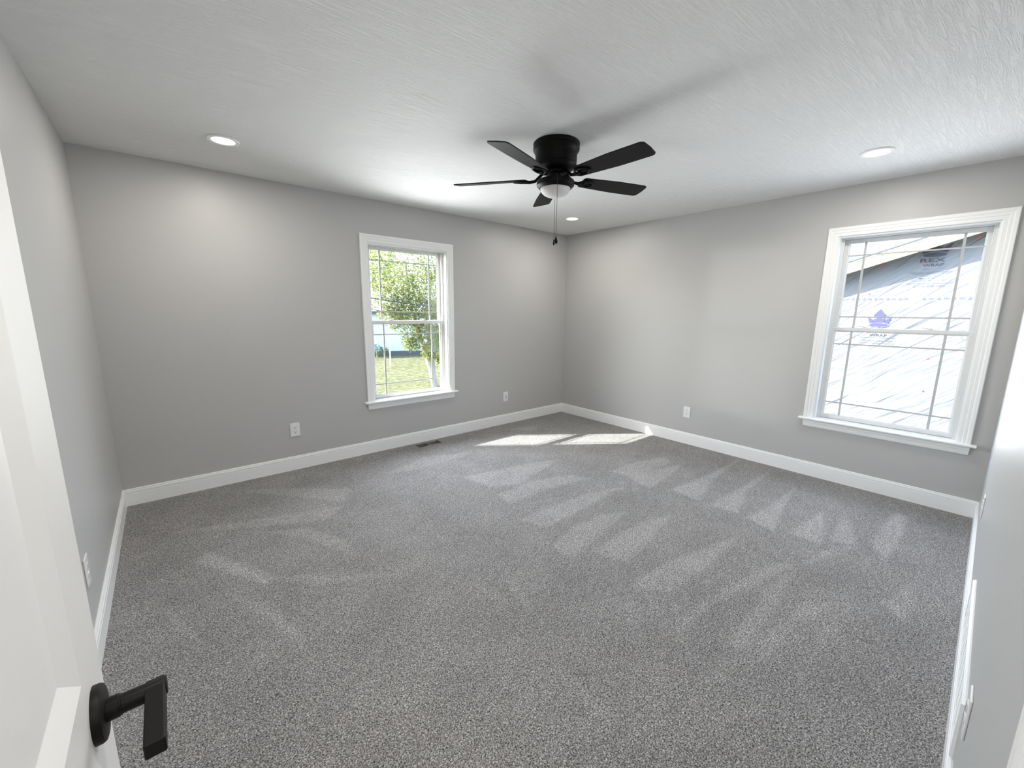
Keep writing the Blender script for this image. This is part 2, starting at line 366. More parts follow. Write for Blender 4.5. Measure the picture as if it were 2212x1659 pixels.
# carpet, with the pile lay left by the vacuum as a point attribute, and the cut-out for the floor duct
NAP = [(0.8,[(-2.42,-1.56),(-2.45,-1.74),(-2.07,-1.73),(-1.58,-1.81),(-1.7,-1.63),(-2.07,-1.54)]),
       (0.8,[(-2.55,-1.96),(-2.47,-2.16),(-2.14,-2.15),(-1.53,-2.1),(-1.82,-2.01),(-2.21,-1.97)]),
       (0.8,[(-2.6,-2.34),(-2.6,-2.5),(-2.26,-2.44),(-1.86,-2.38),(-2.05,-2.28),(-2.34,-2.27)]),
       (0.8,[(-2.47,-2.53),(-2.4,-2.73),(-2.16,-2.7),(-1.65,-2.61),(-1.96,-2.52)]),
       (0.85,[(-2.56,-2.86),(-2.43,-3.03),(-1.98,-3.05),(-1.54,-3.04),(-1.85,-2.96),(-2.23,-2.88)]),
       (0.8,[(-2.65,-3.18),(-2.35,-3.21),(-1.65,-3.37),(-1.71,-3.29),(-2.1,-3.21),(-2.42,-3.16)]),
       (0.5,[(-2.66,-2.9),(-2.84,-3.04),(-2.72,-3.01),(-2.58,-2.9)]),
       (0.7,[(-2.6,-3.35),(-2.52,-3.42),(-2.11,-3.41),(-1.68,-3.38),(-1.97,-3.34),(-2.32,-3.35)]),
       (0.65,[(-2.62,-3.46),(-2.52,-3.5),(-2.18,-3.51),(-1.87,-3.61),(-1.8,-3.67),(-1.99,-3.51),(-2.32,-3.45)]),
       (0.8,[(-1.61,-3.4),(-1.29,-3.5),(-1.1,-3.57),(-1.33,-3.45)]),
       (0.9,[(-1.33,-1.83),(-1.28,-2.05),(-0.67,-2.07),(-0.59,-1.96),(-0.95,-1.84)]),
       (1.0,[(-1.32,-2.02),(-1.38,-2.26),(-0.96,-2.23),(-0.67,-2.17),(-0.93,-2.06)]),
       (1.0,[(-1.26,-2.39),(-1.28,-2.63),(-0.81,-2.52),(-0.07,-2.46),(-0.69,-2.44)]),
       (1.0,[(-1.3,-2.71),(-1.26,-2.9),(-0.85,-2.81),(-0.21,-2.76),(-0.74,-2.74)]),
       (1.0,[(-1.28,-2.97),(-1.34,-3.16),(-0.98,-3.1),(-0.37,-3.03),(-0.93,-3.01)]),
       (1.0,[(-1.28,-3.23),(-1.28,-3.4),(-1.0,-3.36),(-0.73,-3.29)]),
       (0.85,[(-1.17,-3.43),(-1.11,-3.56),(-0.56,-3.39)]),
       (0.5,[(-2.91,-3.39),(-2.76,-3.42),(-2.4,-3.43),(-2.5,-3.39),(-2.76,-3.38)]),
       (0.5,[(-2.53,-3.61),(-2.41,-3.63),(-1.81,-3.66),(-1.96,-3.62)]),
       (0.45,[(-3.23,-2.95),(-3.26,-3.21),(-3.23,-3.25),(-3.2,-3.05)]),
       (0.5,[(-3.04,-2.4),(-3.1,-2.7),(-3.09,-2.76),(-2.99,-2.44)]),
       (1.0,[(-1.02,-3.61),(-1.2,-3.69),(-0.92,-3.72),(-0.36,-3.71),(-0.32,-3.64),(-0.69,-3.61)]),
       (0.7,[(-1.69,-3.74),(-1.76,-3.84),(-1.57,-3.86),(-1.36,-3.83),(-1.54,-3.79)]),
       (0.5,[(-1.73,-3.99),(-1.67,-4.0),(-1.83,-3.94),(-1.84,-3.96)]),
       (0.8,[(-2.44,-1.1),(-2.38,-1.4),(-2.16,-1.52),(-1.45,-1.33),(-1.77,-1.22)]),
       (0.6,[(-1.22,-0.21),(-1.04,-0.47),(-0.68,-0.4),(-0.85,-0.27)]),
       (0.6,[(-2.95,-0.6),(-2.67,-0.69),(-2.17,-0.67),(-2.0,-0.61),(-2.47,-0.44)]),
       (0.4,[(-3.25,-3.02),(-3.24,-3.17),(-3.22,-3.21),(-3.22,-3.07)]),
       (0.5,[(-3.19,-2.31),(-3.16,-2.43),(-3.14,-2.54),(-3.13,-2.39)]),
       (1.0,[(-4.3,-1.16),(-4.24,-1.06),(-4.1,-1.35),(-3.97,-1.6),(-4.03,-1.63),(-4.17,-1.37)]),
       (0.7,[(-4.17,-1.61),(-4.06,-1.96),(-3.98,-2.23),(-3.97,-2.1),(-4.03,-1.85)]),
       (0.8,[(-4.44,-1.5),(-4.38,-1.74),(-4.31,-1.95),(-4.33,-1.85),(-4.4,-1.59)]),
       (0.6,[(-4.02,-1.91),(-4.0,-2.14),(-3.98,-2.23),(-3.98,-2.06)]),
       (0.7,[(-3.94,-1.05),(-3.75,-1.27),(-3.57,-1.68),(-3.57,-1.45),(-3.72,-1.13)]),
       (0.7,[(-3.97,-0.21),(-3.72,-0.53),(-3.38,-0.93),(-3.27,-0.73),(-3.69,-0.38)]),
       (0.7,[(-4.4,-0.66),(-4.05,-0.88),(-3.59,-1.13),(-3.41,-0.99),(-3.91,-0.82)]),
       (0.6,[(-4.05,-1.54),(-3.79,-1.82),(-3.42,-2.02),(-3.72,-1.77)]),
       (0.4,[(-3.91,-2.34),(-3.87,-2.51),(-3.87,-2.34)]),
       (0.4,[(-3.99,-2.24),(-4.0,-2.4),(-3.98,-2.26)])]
VX0, VX1, VY0, VY1 = -2.375, -2.09, -0.17, -0.062


def seg_dist(px, py, a, b):
    dx, dy = b[0]-a[0], b[1]-a[1]; L = dx*dx + dy*dy
    t = 0 if L == 0 else max(0, min(1, ((px-a[0])*dx + (py-a[1])*dy)/L))
    return math.hypot(px-a[0]-t*dx, py-a[1]-t*dy)


def nap_at(x, y):
    val = 0.0
    for wgt, poly, bb in NAPB:
        if not (bb[0] < x < bb[1] and bb[2] < y < bb[3]): continue
        ins = False; n = len(poly); d = 9
        for i in range(n):
            a, b = poly[i], poly[(i+1) % n]
            if (a[1] > y) != (b[1] > y) and x < (b[0]-a[0])*(y-a[1])/(b[1]-a[1]) + a[0]: ins = not ins
            d = min(d, seg_dist(x, y, a, b))
        s = d if ins else -d
        t = max(0, min(1, (s + 0.022)/0.044)); val = max(val, wgt*t*t*(3-2*t))
    return val


NAPB = [(wg, pl, (min(p[0] for p in pl)-.05, max(p[0] for p in pl)+.05, min(p[1] for p in pl)-.05, max(p[1] for p in pl)+.05)) for wg, pl in NAP]
step = 0.016
xs = sorted({-LA, 0.0, VX0, VX1, *[round(-LA + step*k, 4) for k in range(1, int(LA/step))]})
ys = sorted({-LB-1.6, -LB-0.8, -LB, 0.0, VY0, VY1, *[round(-LB + step*k, 4) for k in range(1, int(LB/step))]})
me = bpy.data.meshes.new('floor')
vs = [(x, y, 0.0) for y in ys for x in xs]; nx = len(xs); fs = []
for j in range(len(ys)-1):
    for i in range(nx-1):
        if VX0-1e-6 <= xs[i] and xs[i+1] <= VX1+1e-6 and VY0-1e-6 <= ys[j] and ys[j+1] <= VY1+1e-6: continue
        fs.append((j*nx+i, j*nx+i+1, (j+1)*nx+i+1, (j+1)*nx+i))
me.from_pydata(vs, [], fs); me.materials.append(M['carpet'])
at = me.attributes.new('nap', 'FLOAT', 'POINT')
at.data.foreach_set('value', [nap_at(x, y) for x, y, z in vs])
fl = bpy.data.objects.new('floor', me); C.objects.link(fl); tag(fl, 'grey speckled carpet with vacuum marks covering the whole floor', 'floor', kind='structure')
tag(MB().box((-LA-WT, -LB-1.6, H), (WT, WT, H+0.12)).build('ceiling', M['ceiling']), 'white ceiling with brushed paint texture over the whole room', 'ceiling', kind='structure')

# the landing behind the camera, closed so that no sky leaks in
mb = MB(); mb.box((-LA-WT, -LB-1.7, 0), (0, -LB-1.6, H)); mb.box((-LA-WT, -LB-1.6, 0), (-LA, -LB-WT, H)); mb.box((-2.6, -LB-1.6, 0), (-2.5, -LB-WT, H))
tag(mb.build('wall_hall', M['hall']), 'plain walls of the landing outside the doorway', 'wall', kind='structure')

# baseboards
BP = [(0, 0), (.014, 0), (.014, .090), (.0095, .0915), (.0095, .0955), (.0135, .098), (.0135, .109), (.0115, .112), (.0065, .1125), (.0065, .116), (.0095, .1175), (.0085, .1225), (.005, .125), (0, .125)]


def base(name, f, u0, u1, label):
    mb = MB(); mb.sweep(BP, [lambda a, b, u=u: f(u, a, b) for u in (u0, u1)])
    tag(mb.build(name, M['trim']), label, 'baseboard', kind='structure')


base('baseboard_back', lambda u, a, b: (u, -a, b), -LA, 0, 'white baseboard along the wall with the tree window')
base('baseboard_right', lambda u, a, b: (-a, u, b), -LB, 0, 'white baseboard along the wall under the wrapped gable window')
base('baseboard_left', lambda u, a, b: (-LA+a, u, b), -LB, 0, 'white baseboard along the wall behind the open door')
base('baseboard_front', lambda u, a, b: (u, -LB+a, b), -3.58, 0, 'white baseboard at the right edge below the air grille')

# casing round a rectangular opening: a across the board from the opening outwards, b out from the wall
CP = [(0, 0), (0, .010), (.004, .0115), (.024, .0115), (.028, .0145), (.044, .0145), (.049, .018), (.066, .0195), (.07, .017), (.07, 0)]


def casing_path(half, z0, z1, F):
    s = 1/1
    return [lambda a, b: F(-half-a, -b, z0), lambda a, b: F(-half-a, -b, z1+a), lambda a, b: F(half+a, -b, z1+a), lambda a, b: F(half+a, -b, z0)]


# doorway jamb and casing (behind and beside the camera)
dc, dh = (DX0+DX1)/2, (DX1-DX0)/2 - 0.012
mb = MB(); mb.sweep([(a*0.85, b) for a, b in CP], casing_path(dh+0.008, 0, DZ-0.012, lambda x, y, z: (dc+x, -LB-y, z)))
mb.box((DX0, -LB-WT, 0), (DX0+0.012, -LB-0.002, DZ)); mb.box((DX1-0.012, -LB-WT, 0), (DX1, -LB-0.002, DZ)); mb.box((DX0+.012, -LB-WT, DZ-0.012), (DX1-.012, -LB-.002, DZ))
tag(mb.build('trim_1', M['trim']), 'white casing of the doorway in the lower right corner', 'door casing', kind='structure')


# ------------------------------------------------------------------ windows
def make_window(name, loc, rotz, label):
    """local x along the wall, y outwards, z up from the floor"""
    W = empty(name, loc, (0, 0, rotz)); tag(W, label, 'window', kind='structure')
    h, z0, z1 = WIN_W, WIN_Z0, WIN_Z1
    MB().sweep(CP, casing_path(h, z0, z1, lambda x, y, z: (x, y, z))).build('casing', M['trim'], W)
    # stool with rounded nose and horns
    st = [(.06, -.02), (.06, 0), (-.040, 0), (-.046, -.004), (-.048, -.010), (-.046, -.016), (-.040, -.02)]
    mb = MB(); hh = .5325
    mb.sweep([(a, b) for a, b in st if a < 0] + [(-.0005, -.02), (-.0005, 0)], [lambda a, b, x=x: (x, a, z0+b) for x in (-hh, hh)])
    mb.box((-h, -.0005, z0-.02), (h, .062, z0)); mb.build('stool', M['trim'], W)
    ap = [(0, -.081), (.009, -.081), (.011, -.070), (.011, -.050), (.014, -.045), (.014, -.030), (.017, -.026), (.017, -.02), (0, -.02)]
    MB().sweep(ap, [lambda a, b: (-.505 + (.017-a)*.6, -a, z0+b), lambda a, b: (.505 - (.017-a)*.6, -a, z0+b)]).build('apron', M['trim'], W)
    # jamb lining
    mb = MB(); t = .010
    mb.box((-h, .001, z0), (-h+t, .062, z1)); mb.box((h-t, .001, z0), (h, .062, z1)); mb.box((-h+t, .001, z1-t), (h-t, .062, z1)); mb.build('jamb_lining', M['trim'], W)
    # vinyl main frame
    mb = MB(); fw_ = .026
    mb.box((-h, .062, z0-.03), (-h+fw_, .15, z1)); mb.box((h-fw_, .062, z0-.03), (h, .15, z1)); mb.box((-h+fw_, .062, z1-.018), (h-fw_, .15, z1)); mb.box((-h+fw_, .062, z0-.03), (h-fw_, .15, z0+.004))
    mb.box((-h+fw_, .062, z0+.004), (-h+fw_+.006, .068, z1-.018)); mb.box((h-fw_-.006, .062, z0+.004), (h-fw_, .068, z1-.018))
    mb.build('main_frame', M['vinyl'], W, bevel=.002)

    def sash(nm, y0, y1, xo, zb, zt, gx, gb, gt, bars, zbars):
        S = MB()
        S.box((-xo, y0, zb), (-gx-.008, y1, zt)); S.box((gx+.008, y0, zb), (xo, y1, zt)); S.box((-gx-.008, y0, zb), (gx+.008, y1, gb-.008)); S.box((-gx-.008, y0, gt+.008), (gx+.008, y1, zt))
        ym = (y0+y1)/2
        so_ = S.build(nm, M['vinyl'], W, bevel=.002)
        # glazing bead sloping in to the glass
        bd = MB(); pr = [(0, 0), (0, .006), (.009, .0005), (.009, 0)]
        cor = [(-1, gb, -1), (-1, gt, 1), (1, gt, 1), (1, gb, -1), (-1, gb, -1)]
        yb = y0+.010
        bd.sweep(pr, [lambda a, b, s=s, z=z, d=d: (s*(gx+.008-a), yb-b, z+d*(.008-a)) for s, z, d in cor], closed_ends=False)
        bd.build('glazing_bead', M['vinyl'], so_)
        g_ = MB(); g_.box((-gx-.008, ym-.0015, gb-.008), (gx+.008, ym+.0015, gt+.008)); g_.build('glass_pane', M['glass'], so_)
        q = MB(); yg = ym-.007
        for x in bars: q.box((x-.0075, yg-.0025, gb-.007), (x+.0075, yg+.0025, gt+.007))
        for z in zbars: q.box((-gx-.007, yg-.0022, z-.0055), (gx+.007, yg+.0022, z+.0055))
        q.build('muntin_grid', M['grid'], so_)
        return so_
    lo = sash('lower_sash', .068, .102, .406, z0+.006, 1.320, .378, .572, 1.286, (-.272, .272), (.678, 1.183))
    up_ = sash('upper_sash', .104, .134, .408, 1.290, 2.036, .370, 1.323, 2.004, (-.272, .272), (1.410, 1.907))
    for sx in (-.19, .185):
        L = MB(); L.box((sx-.032, .070, 1.320), (sx+.032, .098, 1.325)); L.lathe([(.013, 0), (.013, .006), (.010, .009)], 16, (sx, .084, 1.325))
        L.tube([(sx-.004, .082, 1.331), (sx-.03, .076, 1.336), (sx-.046, .072, 1.336)], [.005, .004, .003], 8)
        L.build('sash_lock', M['vinyl'], lo)
    for sx in (-1, 1):
        L = MB(); L.tube([(sx*.362 + .010*math.cos(a), .0805, 1.272 + .010*math.sin(a)) for a in [k*PI/8 for k in range(5, 14)]], .0016, 6); L.build('tilt_latch_mark', M['grid'], lo)
    return W


make_window('window_1', (WA_X, 0, 0), 0, 'white double hung window looking onto the leafy tree and lawn')
make_window('window_2', (0, WB_Y, 0), -PI/2, 'white double hung window facing the printed white house wrap')

# ------------------------------------------------------------------ open door with lever handle
D = empty('door_1', (-4.414, -4.013, 0)); tag(D, 'open white panel door at the left edge with black lever', 'door', kind='structure')
dw, z0d, z1d, th = .813, .012, 2.044, .035       # local y from hinge (0) to free edge (dw), local x: 0 = visible face, -th = other face
SW = .113
panels = [(.26, .865), (1.008, 1.93)]
mb = MB()
zc = [z0d] + [z for p in panels for z in p] + [z1d]
mb.box((-th, 0, z0d), (0, SW, z1d)); mb.box((-th, dw-SW, z0d), (0, dw, z1d))
for a, b in ((zc[0], zc[1]), (zc[2], zc[3]), (zc[4], zc[5])): mb.box((-th, SW, a), (0, dw-SW, b))
mb.build('stile_and_rail_frame', M['door'], D)
for a, b in panels:
    pb = MB(); e, dd = .030, .011
    for x0, s in ((0, -1), (-th, 1)):
        o4 = [(x0, SW, a), (x0, dw-SW, a), (x0, dw-SW, b), (x0, SW, b)]
        i4 = [(x0+s*dd, SW+e, a+e), (x0+s*dd, dw-SW-e, a+e), (x0+s*dd, dw-SW-e, b-e), (x0+s*dd, SW+e, b-e)]
        pb.add(o4 + i4, [(0, 1, 5, 4), (1, 2, 6, 5), (2, 3, 7, 6), (3, 0, 4, 7), (4, 5, 6, 7)])
    pb.build('recessed_panel', M['door'], D)
hy, hz = -3.281+4.013, .940
Lh = empty('lever_handle'); Lh.parent = D; Lh['label'] = 'matt black lever handle with round rose'


def xlathe(prof, n=40):
    mbb = MB(); mbb.lathe([(r, z) for r, z in prof], n); mbb.v = [Vector((v.z, hy + v.x, hz + v.y)) for v in mbb.v]
    return mbb


xlathe([(.0335, 0), (.0335, .006), (.032, .009), (.028, .0105), (.016, .0105)]).build('rose', M['lever'], Lh)
xlathe([(.0135, .0105), (.0135, .022), (.0125, .0225), (.0125, .024), (.0115, .0245), (.0115, .066), (.0105, .068)]).build('neck', M['lever'], Lh)
MB().box((.0465, hy-.098, hz-.0095), (.0665, hy+.0095, hz+.0095)).build('lever', M['lever'], Lh, bevel=.002)
MB().lathe([(.003, 0), (.0028, .0015)], 12, (.0575, hy+.0100, hz)).build('set_screw', M['chain'], Lh)
eb = MB(); eb.box((-th/2-.0125, dw, hz-.028), (-th/2+.0125, dw+.0015, hz+.028)); eb.box((-th/2-.006, dw+.0015, hz-.009), (-th/2+.006, dw+.008, hz+.009)); eb.build('latch_plate', M['lever'], D)
for hzz in (.25, 1.05, 1.85):
    hb = MB(); hb.tube([(.006, -.004, hzz-.045), (.006, -.004, hzz+.045)], .006, 12); hb.build('hinge', M['lever'], D)

# ------------------------------------------------------------------ ceiling fan
FX, FY = -2.345, -2.03
F = empty('ceiling_fan', (FX, FY, H)); tag(F, 'black five blade ceiling fan with white glass bowl light', 'ceiling fan')
z = lambda v: v - H
MB().lathe([(.138, z(2.44)), (.142, z(2.436)), (.142, z(2.425)), (.139, z(2.421)), (.139, z(2.412)), (.142, z(2.408)), (.141, z(2.398)), (.135, z(2.388)), (.130, z(2.380)), (.127, z(2.368)), (.127, z(2.330)), (.124, z(2.325)), (.124, z(2.318)), (.127, z(2.314)), (.122, z(2.302)), (.104, z(2.290)), (.080, z(2.283)), (.06, z(2.280))], 64).build('motor_housing', M['black'], F)
MB().lathe([(.066, z(2.282)), (.070, z(2.277)), (.066, z(2.268)), (.044, z(2.264)), (.042, z(2.228)), (.05, z(2.222))], 40).build('switch_housing', M['black'], F)
MB().lathe([(.05, z(2.226)), (.110, z(2.226)), (.1125, z(2.2255)), (.1155, z(2.223)), (.116, z(2.221)), (.116, z(2.199)), (.1155, z(2.197)), (.1135, z(2.195)), (.100, z(2.181)), (.098, z(2.180)), (.096, z(2.180)), (.09, z(2.183))], 64).build('light_fitter', M['black'], F)
gp = [(.0935, z(2.190))] + [(.0935*math.cos(a), z(2.184) - .056*math.sin(a)) for a in [k*PI/2/14 for k in range(15)]]
gp[-1] = (.0012, gp[-1][1])
MB().lathe(gp, 48).build('glass_bowl', M['globe'], F)
BZ, R0, R1, PITCHB = 2.240, .195, .655, math.radians(-12)
for k in range(5):
    ang = math.radians(269.57 + 72*k)
    b = MB(); outline = []
    nL = 14
    def halfw(t): return .052 + .014*min(1, t/.55)
    pts = []
    for i in range(nL+1):
        t = i/nL; pts.append((R0 + (R1-.03-R0)*t, halfw(t)))
    tip = [(R1-.03 + .030*math.sin(a), (halfw(1)-.02) + .02*math.cos(a)) for a in [j*PI/2/5 for j in range(1, 5)]]
    right = pts + tip + [(R1, halfw(1)*.5), (R1+.003, 0)]
    root = [(R0-.012, .040)]
    loop = [(x, y) for x, y in root + right] + [(x, -y) for x, y in reversed(root + right[:-1])]
    top = [(x, y, .003) for x, y in loop]; bot = [(x, y, -.003) for x, y in loop]; n = len(loop)
    b.add(top + bot, [tuple(range(n)), tuple(reversed(range(n, 2*n)))] + [(i, n+i, n+(i+1) % n, (i+1) % n) for i in range(n)])
    bo = b.build('blade', M['blade'], F); bo.location = (0, 0, z(BZ)); bo.rotation_euler = (PITCHB, 0, ang)
    bo.rotation_mode = 'XYZ'
    bo.matrix_local = Matrix.Translation((0, 0, z(BZ))) @ Matrix.Rotation(ang, 4, 'Z') @ Matrix.Rotation(PITCHB, 4, 'X')
    a = MB()
    a.tube([(.060, 0, z(2.273)-z(BZ)), (.082, 0, z(2.271)-z(BZ)), (.105, 0, z(2.252)-z(BZ)), (.130, 0, z(2.232)-z(BZ)), (.165, 0, -.012), (.205, 0, -.010)], [.012, .010, .009, .009, .010, .008], 10)
    for s in (-1, 1):
        a.tube([(.160, 0, -.011), (.185, s*.030, -.009), (.225, s*.036, -.0075), (.262, s*.012, -.0065), (.268, 0, -.0065)], [.009, .008, .0065, .006, .005], 8)
    for px, py in ((.205, .034), (.205, -.034), (.25, 0)): a.lathe([(.007, -.012), (.007, -.004)], 12, (px, py, 0))
    ao = a.build('blade_arm', M['black'], F)
    ao.matrix_local = Matrix.Translation((0, 0, z(BZ))) @ Matrix.Rotation(ang, 4, 'Z') @ Matrix.Rotation(PITCHB*.8, 4, 'X')
tw = Vector((-.717, -.697)); sd_ = Vector((.697, -.717))


def chain(path, knob, kr):
    pts = []
    for p0, p1 in zip(path[:-1], path[1:]):
        p0, p1 = Vector(p0), Vector(p1); n = max(1, int((p1-p0).length/.0042))
        pts += [p0 + (p1-p0)*i/n for i in range(n)]
    mb = MB()
    mb.tube([path[0]] + path[1:], .0009, 6)
    for q in pts: mb.lathe([(.0004, -.0019), (.0017, -.0008), (.0017, .0008), (.0004, .0019)], 6, q)
    co = mb.build('pull_chain', M['chain'], F)
    e = path[-1]
    kb = MB(); kb.lathe([(r*kr, zz) for r, zz in ((.12, .004), (.2, 0), (.35, -.006), (.7, -.018), (.95, -.026), (1, -.031), (.93, -.037), (.6, -.041), (.1, -.042))], 20, e)
    kb.build('pull_knob', M['black'], co)


o1 = tw*.118 + sd_*.012
chain([(o1.x*.36, o1.y*.36, z(2.250)), (o1.x*.95, o1.y*.95, z(2.229)), (o1.x, o1.y, z(2.215)), (o1.x, o1.y, z(1.878))], 0, .0105)
o2 = -tw*.045
chain([(o2.x, o2.y, z(2.250)), (o2.x*2.62, o2.y*2.62, z(2.229)), (o2.x*2.62, o2.y*2.62, z(2.1)), (o2.x*2.55, o2.y*2.55, z(1.905))], 0, .0065)

# ------------------------------------------------------------------ recessed lights
def make_light(loc, label):
    L = empty('recessed_light', loc); tag(L, label, 'ceiling light', 'recessed ceiling lights')
    MB().lathe([(.060, -.003), (.063, -.0075), (.072, -.009), (.082, -.008), (.085, -.005), (.085, 0)], 48, cap=False).build('trim_ring', M['trim'], L)
    MB().lathe([(.0005, -.0065), (.040, -.0062), (.0605, -.0045), (.061, -.001), (.0005, -.001)], 48, cap=False).build('lens', M['lens'], L)
    d = bpy.data.lights.new('downlight', 'AREA'); d.shape = 'DISK'; d.size = .12; d.energy = LAMP_POWER; d.color = (1.0, .95, .88)
    o = bpy.data.objects.new('downlight', d); C.objects.link(o); o.parent = L; o.location = (0, 0, -.010)
    return L


make_light((-3.895, -.712, H), 'round recessed ceiling light left of the fan, nearest the left wall')
make_light((-.73, -.735, H), 'round recessed ceiling light near the far room corner, smallest in view')
make_light((-.75, -3.287, H), 'round recessed ceiling light right of the fan, above the wrapped gable window')
make_light((-3.9, -3.29, H), 'round recessed ceiling light above the open white door')


# ------------------------------------------------------------------ outlets
def outlet(loc, rotz, label):
    """local -y faces the room"""
    O = empty('wall_outlet', loc, (0, 0, rotz)); tag(O, label, 'wall outlet', 'white wall outlets')
    MB().box((-.039, -.006, -.061), (.039, 0, .061)).build('cover_plate', M['plate'], O, bevel=.003)
    for s in (-1, 1):
        zc_ = s*.0195
        rb = MB(); pts = []
        for k in range(24):
            a_ = 2*PI*k/24; pts.append((.0172*math.cos(a_), max(-.0135, min(.0135, .0172*math.sin(a_)))))
        n = len(pts)
        rb.add([(x, -.0085, zc_+zz) for x, zz in pts] + [(x, -.004, zc_+zz) for x, zz in pts], [tuple(range(n))] + [(i, (i+1) % n, n+(i+1) % n, n+i) for i in range(n)])
        ro = rb.build('receptacle', M['recept'], O)
        sb = MB(); sb.box((-.0078, -.0088, zc_-.001), (-.0052, -.0080, zc_+.008)); sb.box((.0052, -.0088, zc_), (.0078, -.0080, zc_+.0075))
        sb.add([(.0032*math.cos(a_), -.0088, zc_-.0075+.0032*math.sin(a_)) for a_ in [k*PI/6 for k in range(12)]], [tuple(range(12))])
        sb.build('slot', M['slot'], ro)
    MB().lathe([(.0028, -.001), (.0028, .0012), (.0015, .0018)], 12).build('screw', M['recept'], O).matrix_local = Matrix.Translation((0, -.006, 0)) @ Matrix.Rotation(PI/2, 4, 'X')
    return O


ZO = .360
outlet((-3.493, 0, ZO + .008), 0, 'white duplex outlet on the back wall left of the tree window')
outlet((0, -1.857, ZO-.005), -PI/2, 'white duplex outlet between the sunlit patch and the wrapped gable window')
outlet((-LA, -1.64, ZO), PI/2, 'white outlet on the left wall beside the open door')
outlet((-.83, -LB, ZO), PI, 'white outlet at the right edge nearest the wall corner')
outlet((-2.76, -LB, ZO+.02), PI, 'white outlet at the right edge just beyond the air grille')
J = empty('data_jack_plate', (-1.058, 0, .357)); tag(J, 'small white jack plate on the back wall right of the tree window', 'wall plate')
MB().box((-.039, -.006, -.061), (.039, 0, .061)).build('cover_plate', M['plate'], J, bevel=.003)
MB().box((-.013, -.0095, -.026), (.013, -.006, .026)).build('jack_insert', M['recept'], J, bevel=.0015)
jb = MB(); jb.lathe([(.0055, 0), (.0055, .009), (.003, .009), (.003, .002)], 16); jo = jb.build('coax_connector', M['duct'], J); jo.matrix_local = Matrix.Translation((0, -.0095, .010)) @ Matrix.Rotation(PI/2, 4, 'X')
MB().box((-.006, -.0099, -.018), (.006, -.0094, -.008)).build('jack_opening', M['slot'], J)

# ------------------------------------------------------------------ air grille on the right hand wall
G = empty('air_grille', (-2.205, -LB, .2245)); tag(G, 'white slotted return air grille low on the right edge wall', 'air grille')
gw, gh, fr_ = .44, .095, .020
mb = MB(); pr = [(0, 0), (0, .004), (.004, .011), (.014, .011), (.020, .005), (.020, 0)]
cor = [(-1, -1), (-1, 1), (1, 1), (1, -1), (-1, -1)]
mb.sweep(pr, [lambda a, b, s=s, d=d: (s*(gw-a), b, d*(gh-a)) for s, d in cor], closed_ends=False); mb.build('grille_frame', M['grille'], G)
MB().box((-gw+.018, .0005, -gh+.018), (gw-.018, .0015, gh-.018)).build('grille_backing', M['gap'], G)
nb = 8
for k in range(nb):
    x = -gw + .02 + (2*gw-.04)*(k+.5)/nb
    fb = MB(); x0_, x1_ = x-.047, x+.047
    zz = -gh + .024
    while zz < gh-.040:
        fb.add([(x0_, .002, zz+.009), (x1_, .002, zz+.009), (x1_, .008, zz), (x0_, .008, zz), (x0_, .003, zz+.010), (x1_, .003, zz+.010), (x1_, .009, zz+.001), (x0_, .009, zz+.001)], [(0, 1, 2, 3), (4, 5, 6, 7), (0, 1, 5, 4), (2, 3, 7, 6), (0, 3, 7, 4), (1, 2, 6, 5)])
        zz += .0125
    fb.build('louver_bank', M['grille'], G)
for k in range(nb-1):
    x = -gw + .02 + (2*gw-.04)*(k+1)/nb
    MB().box((x-.006, .002, -gh+.022), (x+.006, .0095, gh-.032)).build('divider_bar', M['grille'], G, bevel=.001)

# ------------------------------------------------------------------ open duct in the carpet under the tree window
V = empty('floor_duct_opening', ((VX0+VX1)/2, (VY0+VY1)/2, 0)); tag(V, 'uncovered metal floor duct opening in the carpet under the tree window', 'floor vent')
hx, hy2 = (VX1-VX0)/2, (VY1-VY0)/2
mb = MB(); t = .004
mb.box((-hx, -hy2, -.16), (-hx+t, hy2, .004)); mb.box((hx-t, -hy2, -.16), (hx, hy2, .004)); mb.box((-hx+t, -hy2, -.16), (hx-t, -hy2+t, .002)); mb.box((-hx+t, hy2-t, -.16), (hx-t, hy2, .002))
mb.build('duct_collar', M['duct'], V)
MB().box((-.003, -hy2+t, -.05), (.003, hy2-t, .003)).build('divider_strip', M['duct'], V)
MB().box((-hx+t, -hy2+t, -.165), (hx-t, hy2-t, -.16)).build('duct_bottom', M['ductdark'], V)
MB().box((.003, -hy2+t, -.03), (hx-t, hy2-t, -.026)).build('damper_plate', M['ductwood'], V)
tag_l = MB(); tag_l.box((-hx+t, -hy2+t, -.03), (-.003, hy2-t, -.029)).build('duct_shade_sheet', M['ductdark'], V)  # dark sheet standing in for the shade of the open half

# ------------------------------------------------------------------ OUTDOORS through the tree window
GZ = -.6
LW = MB(); n = 24
for j in range(n+1):
    for i in range(n+1):
        LW.v.append(Vector((-40 + 80*i/n, .3 + 60*j/n, GZ)))
for j in range(n):
    for i in range(n):
        LW.f.append([j*(n+1)+i, j*(n+1)+i+1, (j+1)*(n+1)+i+1, (j+1)*(n+1)+i]); LW.mi.append(0); LW.sm.append(True)
tag(LW.build('lawn', M['lawn']), 'sunny pale green lawn with fallen leaves outside the left window', 'grass', kind='stuff')
tag(MB().box((.3, -40, GZ-.2), (40, .3, GZ)).build('building_plot', M['exterior']), 'bare ground below the wrapped gable', 'ground', kind='structure')


